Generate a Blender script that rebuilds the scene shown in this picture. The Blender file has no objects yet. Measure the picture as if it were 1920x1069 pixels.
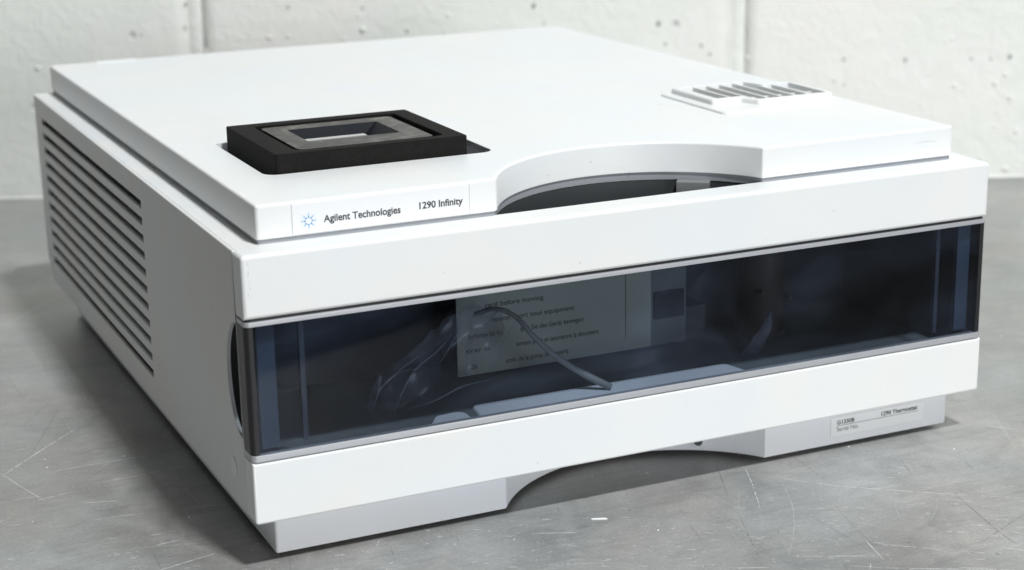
import bpy, bmesh, math, random
from mathutils import Vector, Matrix
random.seed(7)
SC = bpy.context.scene
COL = SC.collection

# ------------------------------------------------------------------ camera
def cam_axes(y, p, r):
    f = Vector((math.sin(y)*math.cos(p), math.cos(y)*math.cos(p), -math.sin(p)))
    rt = Vector((math.cos(y), -math.sin(y), 0)); up = rt.cross(f)
    return math.cos(r)*rt+math.sin(r)*up, -math.sin(r)*rt+math.cos(r)*up, f
RT, UP, FW = cam_axes(0.42712, 0.27400, -0.018247)
cam = bpy.data.cameras.new('camera'); camo = bpy.data.objects.new('camera', cam); COL.objects.link(camo)
camo.matrix_world = Matrix(((RT.x, UP.x, -FW.x, -0.1727), (RT.y, UP.y, -FW.y, -0.6208), (RT.z, UP.z, -FW.z, 0.2910), (0, 0, 0, 1)))
cam.sensor_width = 36; cam.lens = 3349.2/1920*36
cam.clip_start = 0.01; cam.clip_end = 50
cam.dof.use_dof = True; cam.dof.focus_distance = 0.74; cam.dof.aperture_fstop = 12
SC.camera = camo

# ------------------------------------------------------------------ world and lamps
world = bpy.data.worlds.new('World'); SC.world = world; world.use_nodes = True
bg = world.node_tree.nodes['Background']
bg.inputs[0].default_value = (0.93, 0.97, 1.0, 1); bg.inputs[1].default_value = 0.02

def area(name, loc, target, sx, sy, power, col=(1, 1, 1)):
    l = bpy.data.lights.new(name, 'AREA'); l.shape = 'RECTANGLE'; l.size = sx; l.size_y = sy
    l.energy = power; l.color = col
    o = bpy.data.objects.new(name, l); COL.objects.link(o); o.location = loc
    z = (Vector(loc)-Vector(target)).normalized(); x = Vector((1, 0, 0)); y = z.cross(x).normalized(); x = y.cross(z)
    o.matrix_world = Matrix(((x.x, y.x, z.x, loc[0]), (x.y, y.y, z.y, loc[1]), (x.z, y.z, z.z, loc[2]), (0, 0, 0, 1)))
    return o
area('ceiling_light', (0.34, -1.08, 2.20), (0.2, 0.1, 0.05), 0.26, 0.14, 56, (0.97, 0.99, 1.0))
area('room_fill_light', (0.55, -3.0, 0.44), (0.2, 0, 0.07), 1.0, 1.0, 37, (0.98, 0.99, 1.0))
area('left_fill_light', (-3.4, .35, .16), (0, .2, .07), 1.2, .30, 4.5, (.98, .99, 1.0))  # added low fill to brighten the left side, no known lamp
SC.view_settings.view_transform = 'Standard'; SC.view_settings.look = 'None'
SC.view_settings.exposure = 0.10; SC.view_settings.gamma = 1
SC.render.engine = 'CYCLES'
SC.cycles.max_bounces = 10; SC.cycles.transparent_max_bounces = 16

# ------------------------------------------------------------------ materials
def new_mat(name, col=(.8, .8, .8), rough=.5, metal=0.0, spec=.5):
    m = bpy.data.materials.new(name); m.use_nodes = True
    b = m.node_tree.nodes['Principled BSDF']
    b.inputs['Base Color'].default_value = (*col, 1); b.inputs['Roughness'].default_value = rough
    b.inputs['Metallic'].default_value = metal; b.inputs['Specular IOR Level'].default_value = spec
    return m, m.node_tree, b
def N(nt, t, **k):
    n = nt.nodes.new(t)
    for a, v in k.items(): setattr(n, a, v)
    return n
def noise(nt, scale, detail=4, rough=.5, vec=None, dist=0):
    n = N(nt, 'ShaderNodeTexNoise'); n.inputs['Scale'].default_value = scale; n.inputs['Detail'].default_value = detail
    n.inputs['Roughness'].default_value = rough; n.inputs['Distortion'].default_value = dist
    if vec: nt.links.new(vec, n.inputs['Vector'])
    return n
def ramp(nt, src, stops):
    r = N(nt, 'ShaderNodeValToRGB'); nt.links.new(src, r.inputs[0]); e = r.color_ramp.elements
    while len(e) < len(stops): e.new(.5)
    for i, (p, c) in enumerate(stops):
        e[i].position = p; e[i].color = (*c, 1) if len(c) == 3 else c
    return r
def objco(nt, scale=(1, 1, 1), rot=(0, 0, 0)):
    t = N(nt, 'ShaderNodeTexCoord'); m = N(nt, 'ShaderNodeMapping'); m.inputs['Scale'].default_value = scale
    m.inputs['Rotation'].default_value = rot
    nt.links.new(t.outputs['Object'], m.inputs['Vector']); return m.outputs['Vector']
def bump(nt, b, h, strength, dist, prev=None):
    n = N(nt, 'ShaderNodeBump'); n.inputs['Strength'].default_value = strength; n.inputs['Distance'].default_value = dist
    nt.links.new(h, n.inputs['Height'])
    if prev: nt.links.new(prev, n.inputs['Normal'])
    nt.links.new(n.outputs[0], b.inputs['Normal']); return n.outputs[0]
def mix(nt, f, a, b_, mode='MIX'):
    m = N(nt, 'ShaderNodeMix', data_type='RGBA', blend_type=mode)
    if isinstance(f, (int, float)): m.inputs[0].default_value = f
    else: nt.links.new(f, m.inputs[0])
    for v, s in ((a, m.inputs[6]), (b_, m.inputs[7])):
        if isinstance(v, tuple): s.default_value = (*v, 1)
        else: nt.links.new(v, s)
    return m.outputs[2]

def white_plastic(name, col, rough=.42, dirt=.03):
    m, nt, b = new_mat(name, col, rough)
    v = objco(nt)
    n1 = noise(nt, 9, 5, .6, v); n2 = noise(nt, 260, 3, .6, v)
    r = ramp(nt, n1.outputs[0], [(.3, tuple(c*(1-dirt) for c in col)), (.62, col)])
    # sparse scuffs and specks of dirt
    vo = N(nt, 'ShaderNodeTexVoronoi'); vo.inputs['Scale'].default_value = 28; nt.links.new(v, vo.inputs['Vector'])
    n4 = noise(nt, 16, 2, .5, v); tv = ramp(nt, n4.outputs[0], [(.4, (1.0, .992, .972)), (.6, (.975, .99, 1.0))])
    s = ramp(nt, vo.outputs['Distance'], [(.0, (1, 1, 1)), (.022, (1, 1, 1)), (.04, (0, 0, 0))])
    sep = N(nt, 'ShaderNodeSeparateColor'); nt.links.new(vo.outputs['Color'], sep.inputs[0])
    th = N(nt, 'ShaderNodeMath', operation='GREATER_THAN'); nt.links.new(sep.outputs[0], th.inputs[0]); th.inputs[1].default_value = .9
    mu = N(nt, 'ShaderNodeMath', operation='MULTIPLY'); nt.links.new(s.outputs[0], mu.inputs[0]); nt.links.new(th.outputs[0], mu.inputs[1])
    mu2 = N(nt, 'ShaderNodeMath', operation='MULTIPLY'); nt.links.new(mu.outputs[0], mu2.inputs[0]); mu2.inputs[1].default_value = .45
    c = mix(nt, mu2.outputs[0], mix(nt, 1.0, r.outputs[0], tv.outputs[0], 'MULTIPLY'), (.45, .45, .43))
    nt.links.new(c, b.inputs['Base Color'])
    rr = N(nt, 'ShaderNodeMapRange'); nt.links.new(n1.outputs[0], rr.inputs[0]); rr.inputs[3].default_value = rough-.07; rr.inputs[4].default_value = rough+.1
    nt.links.new(rr.outputs[0], b.inputs['Roughness'])
    bump(nt, b, n2.outputs[0], .12, .0002)
    return m
M = {}
M['white'] = white_plastic('white_moulded_plastic', (.83, .845, .85))
M['paint'] = white_plastic('white_painted_sheet', (.80, .805, .80), .5, .05)
M['base'] = white_plastic('pale_grey_plastic', (.79, .81, .85), .5)
M['plate'] = new_mat('nameplate_film', (.84, .855, .87), .35)[0]
def silver():
    m, nt, b = new_mat('silver_anodised', (.5, .5, .5), .45, .45)
    n = noise(nt, 40, 4, .6, objco(nt, (1, 20, 60)))
    r = ramp(nt, n.outputs[0], [(.3, (.46, .475, .50)), (.7, (.54, .555, .58))]); nt.links.new(r.outputs[0], b.inputs['Base Color'])
    return m
M['silver'] = silver()
M['darkframe'] = new_mat('dark_door_frame', (.055, .055, .06), .45)[0]
M['black'] = new_mat('black_plastic', (.012, .012, .014), .5)[0]
M['rubber'] = new_mat('black_rubber', (.02, .02, .02), .75)[0]
M['gasket'] = new_mat('grey_gasket', (.30, .315, .34), .6)[0]
M['darkgrey'] = new_mat('dark_grey_cavity', (.085, .09, .093), .6)[0]
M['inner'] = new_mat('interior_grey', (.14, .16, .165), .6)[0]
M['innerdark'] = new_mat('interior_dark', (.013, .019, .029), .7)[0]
M['lit_floor'] = new_mat('lit_floor_white', (.78, .82, .86), .4)[0]  # white for the part of the floor that the lamp reaches
M['strip'] = new_mat('blue_grey_rail', (.045, .068, .105), .4)[0]
M['stripdim'] = new_mat('blue_grey_rib', (.038, .046, .07), .4)[0]
M['ink'] = new_mat('black_ink', (.015, .017, .022), .5)[0]
M['inkgrey'] = new_mat('grey_ink', (.10, .11, .12), .5)[0]
M['blue'] = new_mat('blue_ink', (.06, .30, .58), .5)[0]
M['paleblue'] = new_mat('pale_blue_ink', (.30, .55, .78), .5)[0]
M['palest'] = new_mat('faint_blue_ink', (.55, .68, .84), .5)[0]
M['seam'] = new_mat('seam_and_recess_grey', (.50, .52, .55), .6)[0]  # plain grey of the nameplate seam strips and the recess floor
M['recess'] = new_mat('recess_grey', (.26, .265, .275), .6)[0]
M['scuff'] = new_mat('faint_scuff', (.50, .51, .50), .6)[0]
M['scuffdark'] = new_mat('dark_speck', (.12, .12, .12), .6)[0]
M['ventfloor'] = new_mat('vent_floor_grey', (.48, .49, .48), .6)[0]
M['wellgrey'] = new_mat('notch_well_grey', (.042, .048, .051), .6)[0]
M['mark'] = new_mat('faint_grey_moulding', (.60, .62, .65), .5)[0]
M['card'] = new_mat('printed_card', (.42, .45, .40), .6)[0]
M['aluminium'] = new_mat('dull_aluminium', (.30, .31, .31), .45, .4)[0]
M['whitestrip'] = new_mat('worn_white_strip', (.62, .62, .60), .6)[0]
def foam():
    m, nt, b = new_mat('black_foam', (.012, .011, .011), .85, 0, .25)
    v = objco(nt); n = noise(nt, 1400, 3, .7, v); n1 = noise(nt, 60, 4, .6, v)
    r = ramp(nt, n.outputs[0], [(.35, (.004, .0038, .0036)), (.75, (.012, .011, .0105))])
    r1 = ramp(nt, n1.outputs[0], [(.35, (.8, .8, .8)), (.7, (1.3, 1.25, 1.2))])
    nt.links.new(mix(nt, 1.0, r.outputs[0], r1.outputs[0], 'MULTIPLY'), b.inputs['Base Color'])
    bump(nt, b, n.outputs[0], .5, .0006); return m
M['foam'] = foam()
def worn():
    m, nt, b = new_mat('worn_grey_rubber', (.1, .1, .1), .5)
    n = noise(nt, 110, 6, .65, objco(nt), .6)
    r = ramp(nt, n.outputs[0], [(.34, (.028, .026, .024)), (.5, (.062, .058, .053)), (.62, (.13, .124, .115)), (.72, (.30, .29, .28))])
    nt.links.new(r.outputs[0], b.inputs['Base Color']); bump(nt, b, n.outputs[0], .3, .0005); return m
M['worn'] = worn()
M['slate'] = new_mat('dark_slate_funnel', (.012, .014, .019), .6, 0, .15)[0]

def tinted(name, tint, ior=1.34):
    m = bpy.data.materials.new(name); m.use_nodes = True; nt = m.node_tree
    for n in list(nt.nodes):
        if n.type != 'OUTPUT_MATERIAL': nt.nodes.remove(n)
    out = nt.nodes[0]; tr = N(nt, 'ShaderNodeBsdfTransparent'); gl = N(nt, 'ShaderNodeBsdfGlossy'); gl.inputs['Roughness'].default_value = .06
    fr = N(nt, 'ShaderNodeFresnel'); fr.inputs[0].default_value = ior; mx = N(nt, 'ShaderNodeMixShader')
    tr.inputs[0].default_value = (*tint, 1)
    v = objco(nt, (1, 1, 1)); n = noise(nt, 14, 3, .5, v); sc = ramp(nt, n.outputs[0], [(.3, tuple(c*.86 for c in tint)), (.7, tint)])
    nt.links.new(sc.outputs[0], tr.inputs[0])
    gm = N(nt, 'ShaderNodeNewGeometry'); k = N(nt, 'ShaderNodeMath', operation='SUBTRACT'); k.inputs[0].default_value = 1; nt.links.new(gm.outputs['Backfacing'], k.inputs[1])
    k2 = N(nt, 'ShaderNodeMath', operation='MULTIPLY'); nt.links.new(k.outputs[0], k2.inputs[0]); nt.links.new(fr.outputs[0], k2.inputs[1])
    nt.links.new(k2.outputs[0], mx.inputs[0]); nt.links.new(tr.outputs[0], mx.inputs[1]); nt.links.new(gl.outputs[0], mx.inputs[2])
    df = N(nt, 'ShaderNodeBsdfDiffuse'); df.inputs[0].default_value = (.42, .54, .80, 1); m3 = N(nt, 'ShaderNodeMixShader')  # uneven bluish film: dusty smudges, with smoky reflections painted in
    h1 = noise(nt, 9, 4, .6, objco(nt, (1, 1, 1.6)), 1.2); h2 = noise(nt, 60, 4, .7, objco(nt, (.25, 1, 1), (0, math.radians(18), 0)), .5)
    hz = ramp(nt, h1.outputs[0], [(.38, (.001, .001, .001)), (.72, (.030, .030, .030))]); hs = ramp(nt, h2.outputs[0], [(.4, (.6, .6, .6)), (.75, (1.7, 1.7, 1.7))])
    nt.links.new(mix(nt, 1.0, hz.outputs[0], hs.outputs[0], 'MULTIPLY'), m3.inputs[0])
    nt.links.new(mx.outputs[0], m3.inputs[1]); nt.links.new(df.outputs[0], m3.inputs[2])
    nt.links.new(m3.outputs[0], out.inputs[0]); return m
M['glass'] = tinted('smoked_acrylic', (.785, .82, .865))     # two faces: the pane lets through the square of this
def film(name, alpha, col, gr=.38):
    m = bpy.data.materials.new(name); m.use_nodes = True; nt = m.node_tree
    for n in list(nt.nodes):
        if n.type != 'OUTPUT_MATERIAL': nt.nodes.remove(n)
    out = nt.nodes[0]; tr = N(nt, 'ShaderNodeBsdfTransparent'); df = N(nt, 'ShaderNodeBsdfDiffuse'); gl = N(nt, 'ShaderNodeBsdfGlossy')
    df.inputs[0].default_value = (*col, 1); gl.inputs['Roughness'].default_value = gr; gl.inputs[0].default_value = (.9, .93, 1, 1)
    a = N(nt, 'ShaderNodeAddShader'); lw = N(nt, 'ShaderNodeLayerWeight'); lw.inputs[0].default_value = .35
    m1 = N(nt, 'ShaderNodeMixShader'); m1.inputs[0].default_value = .35
    nt.links.new(df.outputs[0], m1.inputs[1]); nt.links.new(gl.outputs[0], m1.inputs[2])
    mr = N(nt, 'ShaderNodeMapRange'); nt.links.new(lw.outputs['Facing'], mr.inputs[0]); mr.inputs[3].default_value = alpha; mr.inputs[4].default_value = min(1, alpha*3.2)
    m2 = N(nt, 'ShaderNodeMixShader'); nt.links.new(mr.outputs[0], m2.inputs[0]); nt.links.new(tr.outputs[0], m2.inputs[1]); nt.links.new(m1.outputs[0], m2.inputs[2])
    nt.links.new(m2.outputs[0], out.inputs[0]); nt.nodes.remove(a); return m
M['film'] = film('clear_plastic_film', .16, (.16, .19, .27))
M['brown'] = new_mat('brown_valve_plastic', (.040, .030, .024), .6)[0]
M['panelgrey'] = new_mat('panel_grey', (.05, .055, .06), .6)[0]
M['ridge_highlight'] = film('film_highlight', .30, (.20, .23, .32), .6)  # pale colour for highlights drawn along the bag
M['tube'] = new_mat('clear_grey_tube', (.24, .26, .26), .45, 0, .3)[0]

def steel():
    m, nt, b = new_mat('scratched_stainless', (.5, .5, .5), .4, .32)
    v = objco(nt)
    big = noise(nt, 5.5, 5, .6, v, .5); mid = noise(nt, 34, 9, .72, v, .8); fine = noise(nt, 700, 4, .7, v); warm = noise(nt, 13, 3, .5, v)
    g1 = noise(nt, 420, 4, .7, objco(nt, (.12, 1, 1), (0, 0, math.radians(29))))
    g2 = noise(nt, 300, 4, .65, objco(nt, (.08, 1, 1), (0, 0, math.radians(-48))))
    r1 = ramp(nt, big.outputs[0], [(.3, (.31, .315, .31)), (.7, (.47, .475, .47))])
    r2 = ramp(nt, mid.outputs[0], [(.3, (.74, .74, .74)), (.7, (1.16, 1.16, 1.16))])
    r3 = ramp(nt, warm.outputs[0], [(.38, (1.03, .99, .965)), (.62, (.98, 1.0, 1.0))])
    r4 = ramp(nt, g1.outputs[0], [(.30, (.95, .95, .95)), (.60, (1, 1, 1)), (.72, (1.16, 1.16, 1.16))])
    r5 = ramp(nt, g2.outputs[0], [(.28, (.88, .88, .88)), (.5, (1, 1, 1))])
    c = r1.outputs[0]
    r6 = ramp(nt, fine.outputs[0], [(.3, (.86, .86, .86)), (.7, (1.12, 1.12, 1.12))])
    for r in (r2, r3, r4, r5, r6): c = mix(nt, 1.0, c, r.outputs[0], 'MULTIPLY')
    nt.links.new(c, b.inputs['Base Color'])
    rr = N(nt, 'ShaderNodeMapRange'); nt.links.new(mid.outputs[0], rr.inputs[0]); rr.inputs[1].default_value = .3; rr.inputs[2].default_value = .7
    rr.inputs[3].default_value = .28; rr.inputs[4].default_value = .46; nt.links.new(rr.outputs[0], b.inputs['Roughness'])
    p = bump(nt, b, g1.outputs[0], .12, .0004); p = bump(nt, b, g2.outputs[0], .08, .0004, p); bump(nt, b, big.outputs[0], .15, .004, p)
    return m
M['steel'] = steel()
M['scratch'] = new_mat('bright_scratch', (.86, .87, .86), .4, .15)[0]  # pale colour carries the light that the scratches catch
M['scratchdim'] = new_mat('dull_scratch', (.50, .51, .50), .42, .5)[0]
M['scratchdark'] = new_mat('dark_scratch', (.20, .20, .195), .5)[0]

def block_paint():
    m, nt, b = new_mat('painted_masonry', (.68, .71, .66), .55)
    v = objco(nt)
    n1 = noise(nt, 6, 4, .5, v); n2 = noise(nt, 85, 6, .66, v, .6); n3 = noise(nt, 300, 3, .6, v)
    r = ramp(nt, n1.outputs[0], [(.36, (.875, .86, .825)), (.60, (.835, .86, .815))])
    vo = N(nt, 'ShaderNodeTexVoronoi'); vo.inputs['Scale'].default_value = 55; nt.links.new(v, vo.inputs['Vector'])
    pit = ramp(nt, vo.outputs['Distance'], [(.0, (1, 1, 1)), (.10, (.9, .9, .9)), (.17, (0, 0, 0))])
    sep = N(nt, 'ShaderNodeSeparateColor'); nt.links.new(vo.outputs['Color'], sep.inputs[0])
    th = N(nt, 'ShaderNodeMath', operation='GREATER_THAN'); nt.links.new(sep.outputs[1], th.inputs[0]); th.inputs[1].default_value = .985
    mu = N(nt, 'ShaderNodeMath', operation='MULTIPLY'); nt.links.new(pit.outputs[0], mu.inputs[0]); nt.links.new(th.outputs[0], mu.inputs[1])
    half = N(nt, 'ShaderNodeMath', operation='MULTIPLY'); nt.links.new(mu.outputs[0], half.inputs[0]); half.inputs[1].default_value = .35
    nt.links.new(mix(nt, half.outputs[0], r.outputs[0], (.34, .36, .34)), b.inputs['Base Color'])
    p = bump(nt, b, n2.outputs[0], .5, .0028); p = bump(nt, b, n3.outputs[0], .18, .0008, p)
    inv = N(nt, 'ShaderNodeMath', operation='MULTIPLY'); nt.links.new(mu.outputs[0], inv.inputs[0]); inv.inputs[1].default_value = -1
    bump(nt, b, inv.outputs[0], .8, .0015, p)
    return m
M['block'] = block_paint()
M['pit'] = new_mat('bare_pit', (.34, .36, .34), .8)[0]
M['lump'] = new_mat('paint_lump', (.80, .82, .80), .4)[0]
M['fleck'] = new_mat('white_paint_fleck', (.85, .86, .86), .5)[0]

# ------------------------------------------------------------------ mesh helpers
def link(name, me, mat, parent=None, smooth=True, ang=32):
    me.materials.clear(); me.materials.append(mat)
    if smooth:
        me.polygons.foreach_set('use_smooth', [True]*len(me.polygons)); me.set_sharp_from_angle(angle=math.radians(ang))
    o = bpy.data.objects.new(name, me); COL.objects.link(o)
    if smooth and ang < 50:
        wn = o.modifiers.new('normals', 'WEIGHTED_NORMAL'); wn.keep_sharp = True; wn.weight = 100
    if parent: o.parent = parent
    return o
def from_bm(name, bm, mat, parent=None, smooth=True, ang=32, fix=True):
    if fix: bmesh.ops.recalc_face_normals(bm, faces=bm.faces[:])
    me = bpy.data.meshes.new(name); bm.to_mesh(me); bm.free()
    return link(name, me, mat, parent, smooth, ang)
def tag(o, label=None, cat=None, group=None, kind=None):
    for k, v in (('label', label), ('category', cat), ('group', group), ('kind', kind)):
        if v: o[k] = v
    return o
def area2(p): return sum(p[i][0]*p[(i+1) % len(p)][1]-p[(i+1) % len(p)][0]*p[i][1] for i in range(len(p)))/2
def offset(p, d):
    """move a counter-clockwise outline inwards by d (outwards for negative d)"""
    out = []; n = len(p)
    for i in range(n):
        a = Vector(p[i-1]); b = Vector(p[i]); c = Vector(p[(i+1) % n])
        e1 = (b-a).normalized(); e2 = (c-b).normalized()
        n1 = Vector((-e1.y, e1.x)); n2 = Vector((-e2.y, e2.x)); k = n1+n2
        k = k/max(k.dot(k)/2, .25) if k.length > 1e-9 else n1
        out.append(tuple(b+k*d))
    return out
def fillet(p, rs, seg=5):
    out = []; n = len(p)
    for i in range(n):
        r = rs[i] if isinstance(rs, (list, tuple)) else rs
        b = Vector(p[i])
        if r <= 0: out.append(tuple(b)); continue
        u = (Vector(p[i-1])-b).normalized(); v = (Vector(p[(i+1) % n])-b).normalized()
        half = u.angle(v)/2; t = r/math.tan(half); c = b+(u+v).normalized()*(r/math.sin(half))
        s = b+u*t-c; e = b+v*t-c; tot = math.atan2(s.x*e.y-s.y*e.x, s.dot(e))
        for k in range(seg+1):
            a = tot*k/seg; out.append((c.x+s.x*math.cos(a)-s.y*math.sin(a), c.y+s.x*math.sin(a)+s.y*math.cos(a)))
    return out
def rect(x0, y0, x1, y1): return [(x0, y0), (x1, y0), (x1, y1), (x0, y1)]
def arc(cx, cy, r, a0, a1, n):
    return [(cx+r*math.cos(a0+(a1-a0)*i/n), cy+r*math.sin(a0+(a1-a0)*i/n)) for i in range(n+1)]
MAPS = {'z': lambda a, b, c: (a, b, c), 'y': lambda a, b, c: (a, c, b), 'x': lambda a, b, c: (c, a, b)}
def prism(name, outer, c0, c1, mat, parent=None, holes=(), r0=0, r1=0, rh=0, axis='z', seg=3, ang=32):
    """outline pushed from c0 to c1 along an axis, edges rounded by r0 at c0 and r1 at c1 (rh for the holes at c1)"""
    f = MAPS[axis]; bm = bmesh.new()
    if area2(outer) < 0: outer = outer[::-1]
    def rings(pts, sgn, ra, rb):
        prof = []
        if ra > 0: prof += [(ra*(1-math.sin(math.pi/2*k/seg)), c0+(1 if c1 > c0 else -1)*ra*(1-math.cos(math.pi/2*k/seg))) for k in range(seg+1)]
        else: prof.append((0, c0))
        if rb > 0: prof += [(rb*(1-math.cos(math.pi/2*k/seg)), c1-(1 if c1 > c0 else -1)*rb*(1-math.sin(math.pi/2*k/seg))) for k in range(seg+1)]
        else: prof.append((0, c1))
        R = []
        for d, c in prof:
            q = offset(pts, d*sgn) if d > 1e-9 else pts
            R.append([bm.verts.new(f(a, b, c)) for a, b in q])
        n = len(pts)
        for i in range(len(R)-1):
            for j in range(n):
                bm.faces.new((R[i][j], R[i][(j+1) % n], R[i+1][(j+1) % n], R[i+1][j]))
        return R[0], R[-1]
    ends = [rings(outer, 1, r0, r1)]
    for h in holes:
        if area2(h) < 0: h = h[::-1]
        ends.append(rings(h, -1, 0, rh))
    for k in (0, 1):
        if not holes: bm.faces.new(ends[0][k])
        else:
            es = []
            for e in ends:
                L = e[k]
                for j in range(len(L)): es.append(bm.edges.get((L[j], L[(j+1) % len(L)])))
            bmesh.ops.triangle_fill(bm, edges=es, use_beauty=True, use_dissolve=False)
    return from_bm(name, bm, mat, parent, True, ang)
def box(name, x0, y0, z0, x1, y1, z1, mat, parent=None, bev=0, seg=2):
    bm = bmesh.new(); bmesh.ops.create_cube(bm, size=1)
    for v in bm.verts: v.co = Vector(((x0+x1)/2+v.co.x*(x1-x0), (y0+y1)/2+v.co.y*(y1-y0), (z0+z1)/2+v.co.z*(z1-z0)))
    if bev: bmesh.ops.bevel(bm, geom=bm.edges[:], offset=bev, segments=seg, affect='EDGES', profile=.5)
    return from_bm(name, bm, mat, parent)
def quad(name, pts, mat, parent=None):
    me = bpy.data.meshes.new(name); me.from_pydata(pts, [], [list(range(len(pts)))]); return link(name, me, mat, parent, False)
def text(name, s, x0, x1, zb, cap, y, mat, parent, bold=.0, th=.00006):
    """lettering that faces the front (-y): from x0 to x1, standing on height zb with capitals cap high"""
    def mesh_of(body):
        c = bpy.data.curves.new('t', 'FONT'); c.body = body; c.size = 1; c.extrude = 0; c.offset = bold; c.resolution_u = 4
        o = bpy.data.objects.new('t', c); COL.objects.link(o); dg = bpy.context.evaluated_depsgraph_get(); dg.update()
        me = bpy.data.meshes.new_from_object(o.evaluated_get(dg)); bpy.data.objects.remove(o); return me
    mh = mesh_of('H'); hh = max(v.co.y for v in mh.vertices); bpy.data.meshes.remove(mh)
    me = mesh_of(s); xs = [v.co.x for v in me.vertices]; a, b = min(xs), max(xs)
    bm = bmesh.new(); bm.from_mesh(me); bpy.data.meshes.remove(me)
    def yy(t):                                                # a taller lower case than the built-in face
        t = t/hh; k = .63; g = .68
        return t*cap if t < 0 else cap*(t*g/k if t < k else g+(t-k)*(1-g)/(1-k))
    for v in bm.verts: v.co = Vector((x0+(v.co.x-a)/(b-a)*(x1-x0), y-th, zb+yy(v.co.y)))
    return from_bm(name, bm, mat, parent, False, fix=False)
def tube(name, pts, rad, mat, parent=None, n=12, sub=6):
    P = []
    for i in range(len(pts)-1):
        p0 = Vector(pts[max(i-1, 0)]); p1 = Vector(pts[i]); p2 = Vector(pts[i+1]); p3 = Vector(pts[min(i+2, len(pts)-1)])
        for k in range(sub):
            t = k/sub
            P.append(.5*((2*p1)+(p2-p0)*t+(2*p0-5*p1+4*p2-p3)*t*t+(3*p1-p0-3*p2+p3)*t**3))
    P.append(Vector(pts[-1])); bm = bmesh.new(); R = []
    for i, p in enumerate(P):
        d = (P[min(i+1, len(P)-1)]-P[max(i-1, 0)]).normalized(); s = d.cross(Vector((0, 1, .1))).normalized(); q = d.cross(s)
        rr = rad[i*len(rad)//len(P)] if isinstance(rad, list) else rad
        R.append([bm.verts.new(p+(s*math.cos(2*math.pi*k/n)+q*math.sin(2*math.pi*k/n))*rr) for k in range(n)])
    for i in range(len(R)-1):
        for k in range(n): bm.faces.new((R[i][k], R[i][(k+1) % n], R[i+1][(k+1) % n], R[i+1][k]))
    bm.faces.new(R[0]); bm.faces.new(R[-1][::-1])
    return from_bm(name, bm, mat, parent, True, 60)

# ------------------------------------------------------------------ bench and wall (setting)
WA = Vector((.021, .7266, 0)); WB = Vector((.7164, .4243, 0)); WU = (WB-WA).normalized(); WN = Vector((WU.y, -WU.x, 0))   # WN points towards the viewer
def wall_pt(u, z, d=0): p = WA+WU*u+WN*d; return Vector((p.x, p.y, z))
bench = bpy.data.objects.new('steel_bench', None); COL.objects.link(bench); bench.location = (.3, 0, -.04)
tag(bench, 'scratched stainless steel bench top carrying the white laboratory instrument', 'workbench')
def bench_part(name, bm_or_obj): bm_or_obj.parent = bench; bm_or_obj.matrix_parent_inverse = Matrix.Translation((-.3, 0, .04)); return bm_or_obj
tp = [wall_pt(-1.6, 0, .002), wall_pt(-1.6, 0, .86), wall_pt(2.2, 0, .86), wall_pt(2.2, 0, .002)]
bench_part('top', prism('bench_top', [(p.x, p.y) for p in tp], -.04, 0, M['steel'], None, r1=.002))

def ribbon_mesh(lines, z, seed, dash=True):
    rnd = random.Random(seed); bm = bmesh.new()
    for pts, w in lines:
        P = [Vector((x, y, z)) for x, y in pts]; Q = []
        for i in range(len(P)-1):
            p0 = P[max(i-1, 0)]; p3 = P[min(i+2, len(P)-1)]; p1, p2 = P[i], P[i+1]; m = max(3, int((p2-p1).length/.0016))
            for k in range(m):
                t = k/m; Q.append(.5*((2*p1)+(p2-p0)*t+(2*p0-5*p1+4*p2-p3)*t*t+(3*p1-p0-3*p2+p3)*t**3))
        Q.append(P[-1]); n = len(Q); prev = None
        for i, q in enumerate(Q):
            d = (Q[min(i+1, n-1)]-Q[max(i-1, 0)]).normalized(); s = Vector((-d.y, d.x, 0))
            tt = i/(n-1); ww = w*(.35+.65*math.sin(math.pi*min(1, max(0, tt))))*rnd.uniform(.45, 1.25)/2
            j = s*rnd.uniform(-.00006, .00006)
            cur = (bm.verts.new(q+j+s*ww), bm.verts.new(q+j-s*ww))
            if prev and not (dash and rnd.random() < .13): bm.faces.new((prev[0], prev[1], cur[1], cur[0]))
            prev = cur
    return bm
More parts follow.
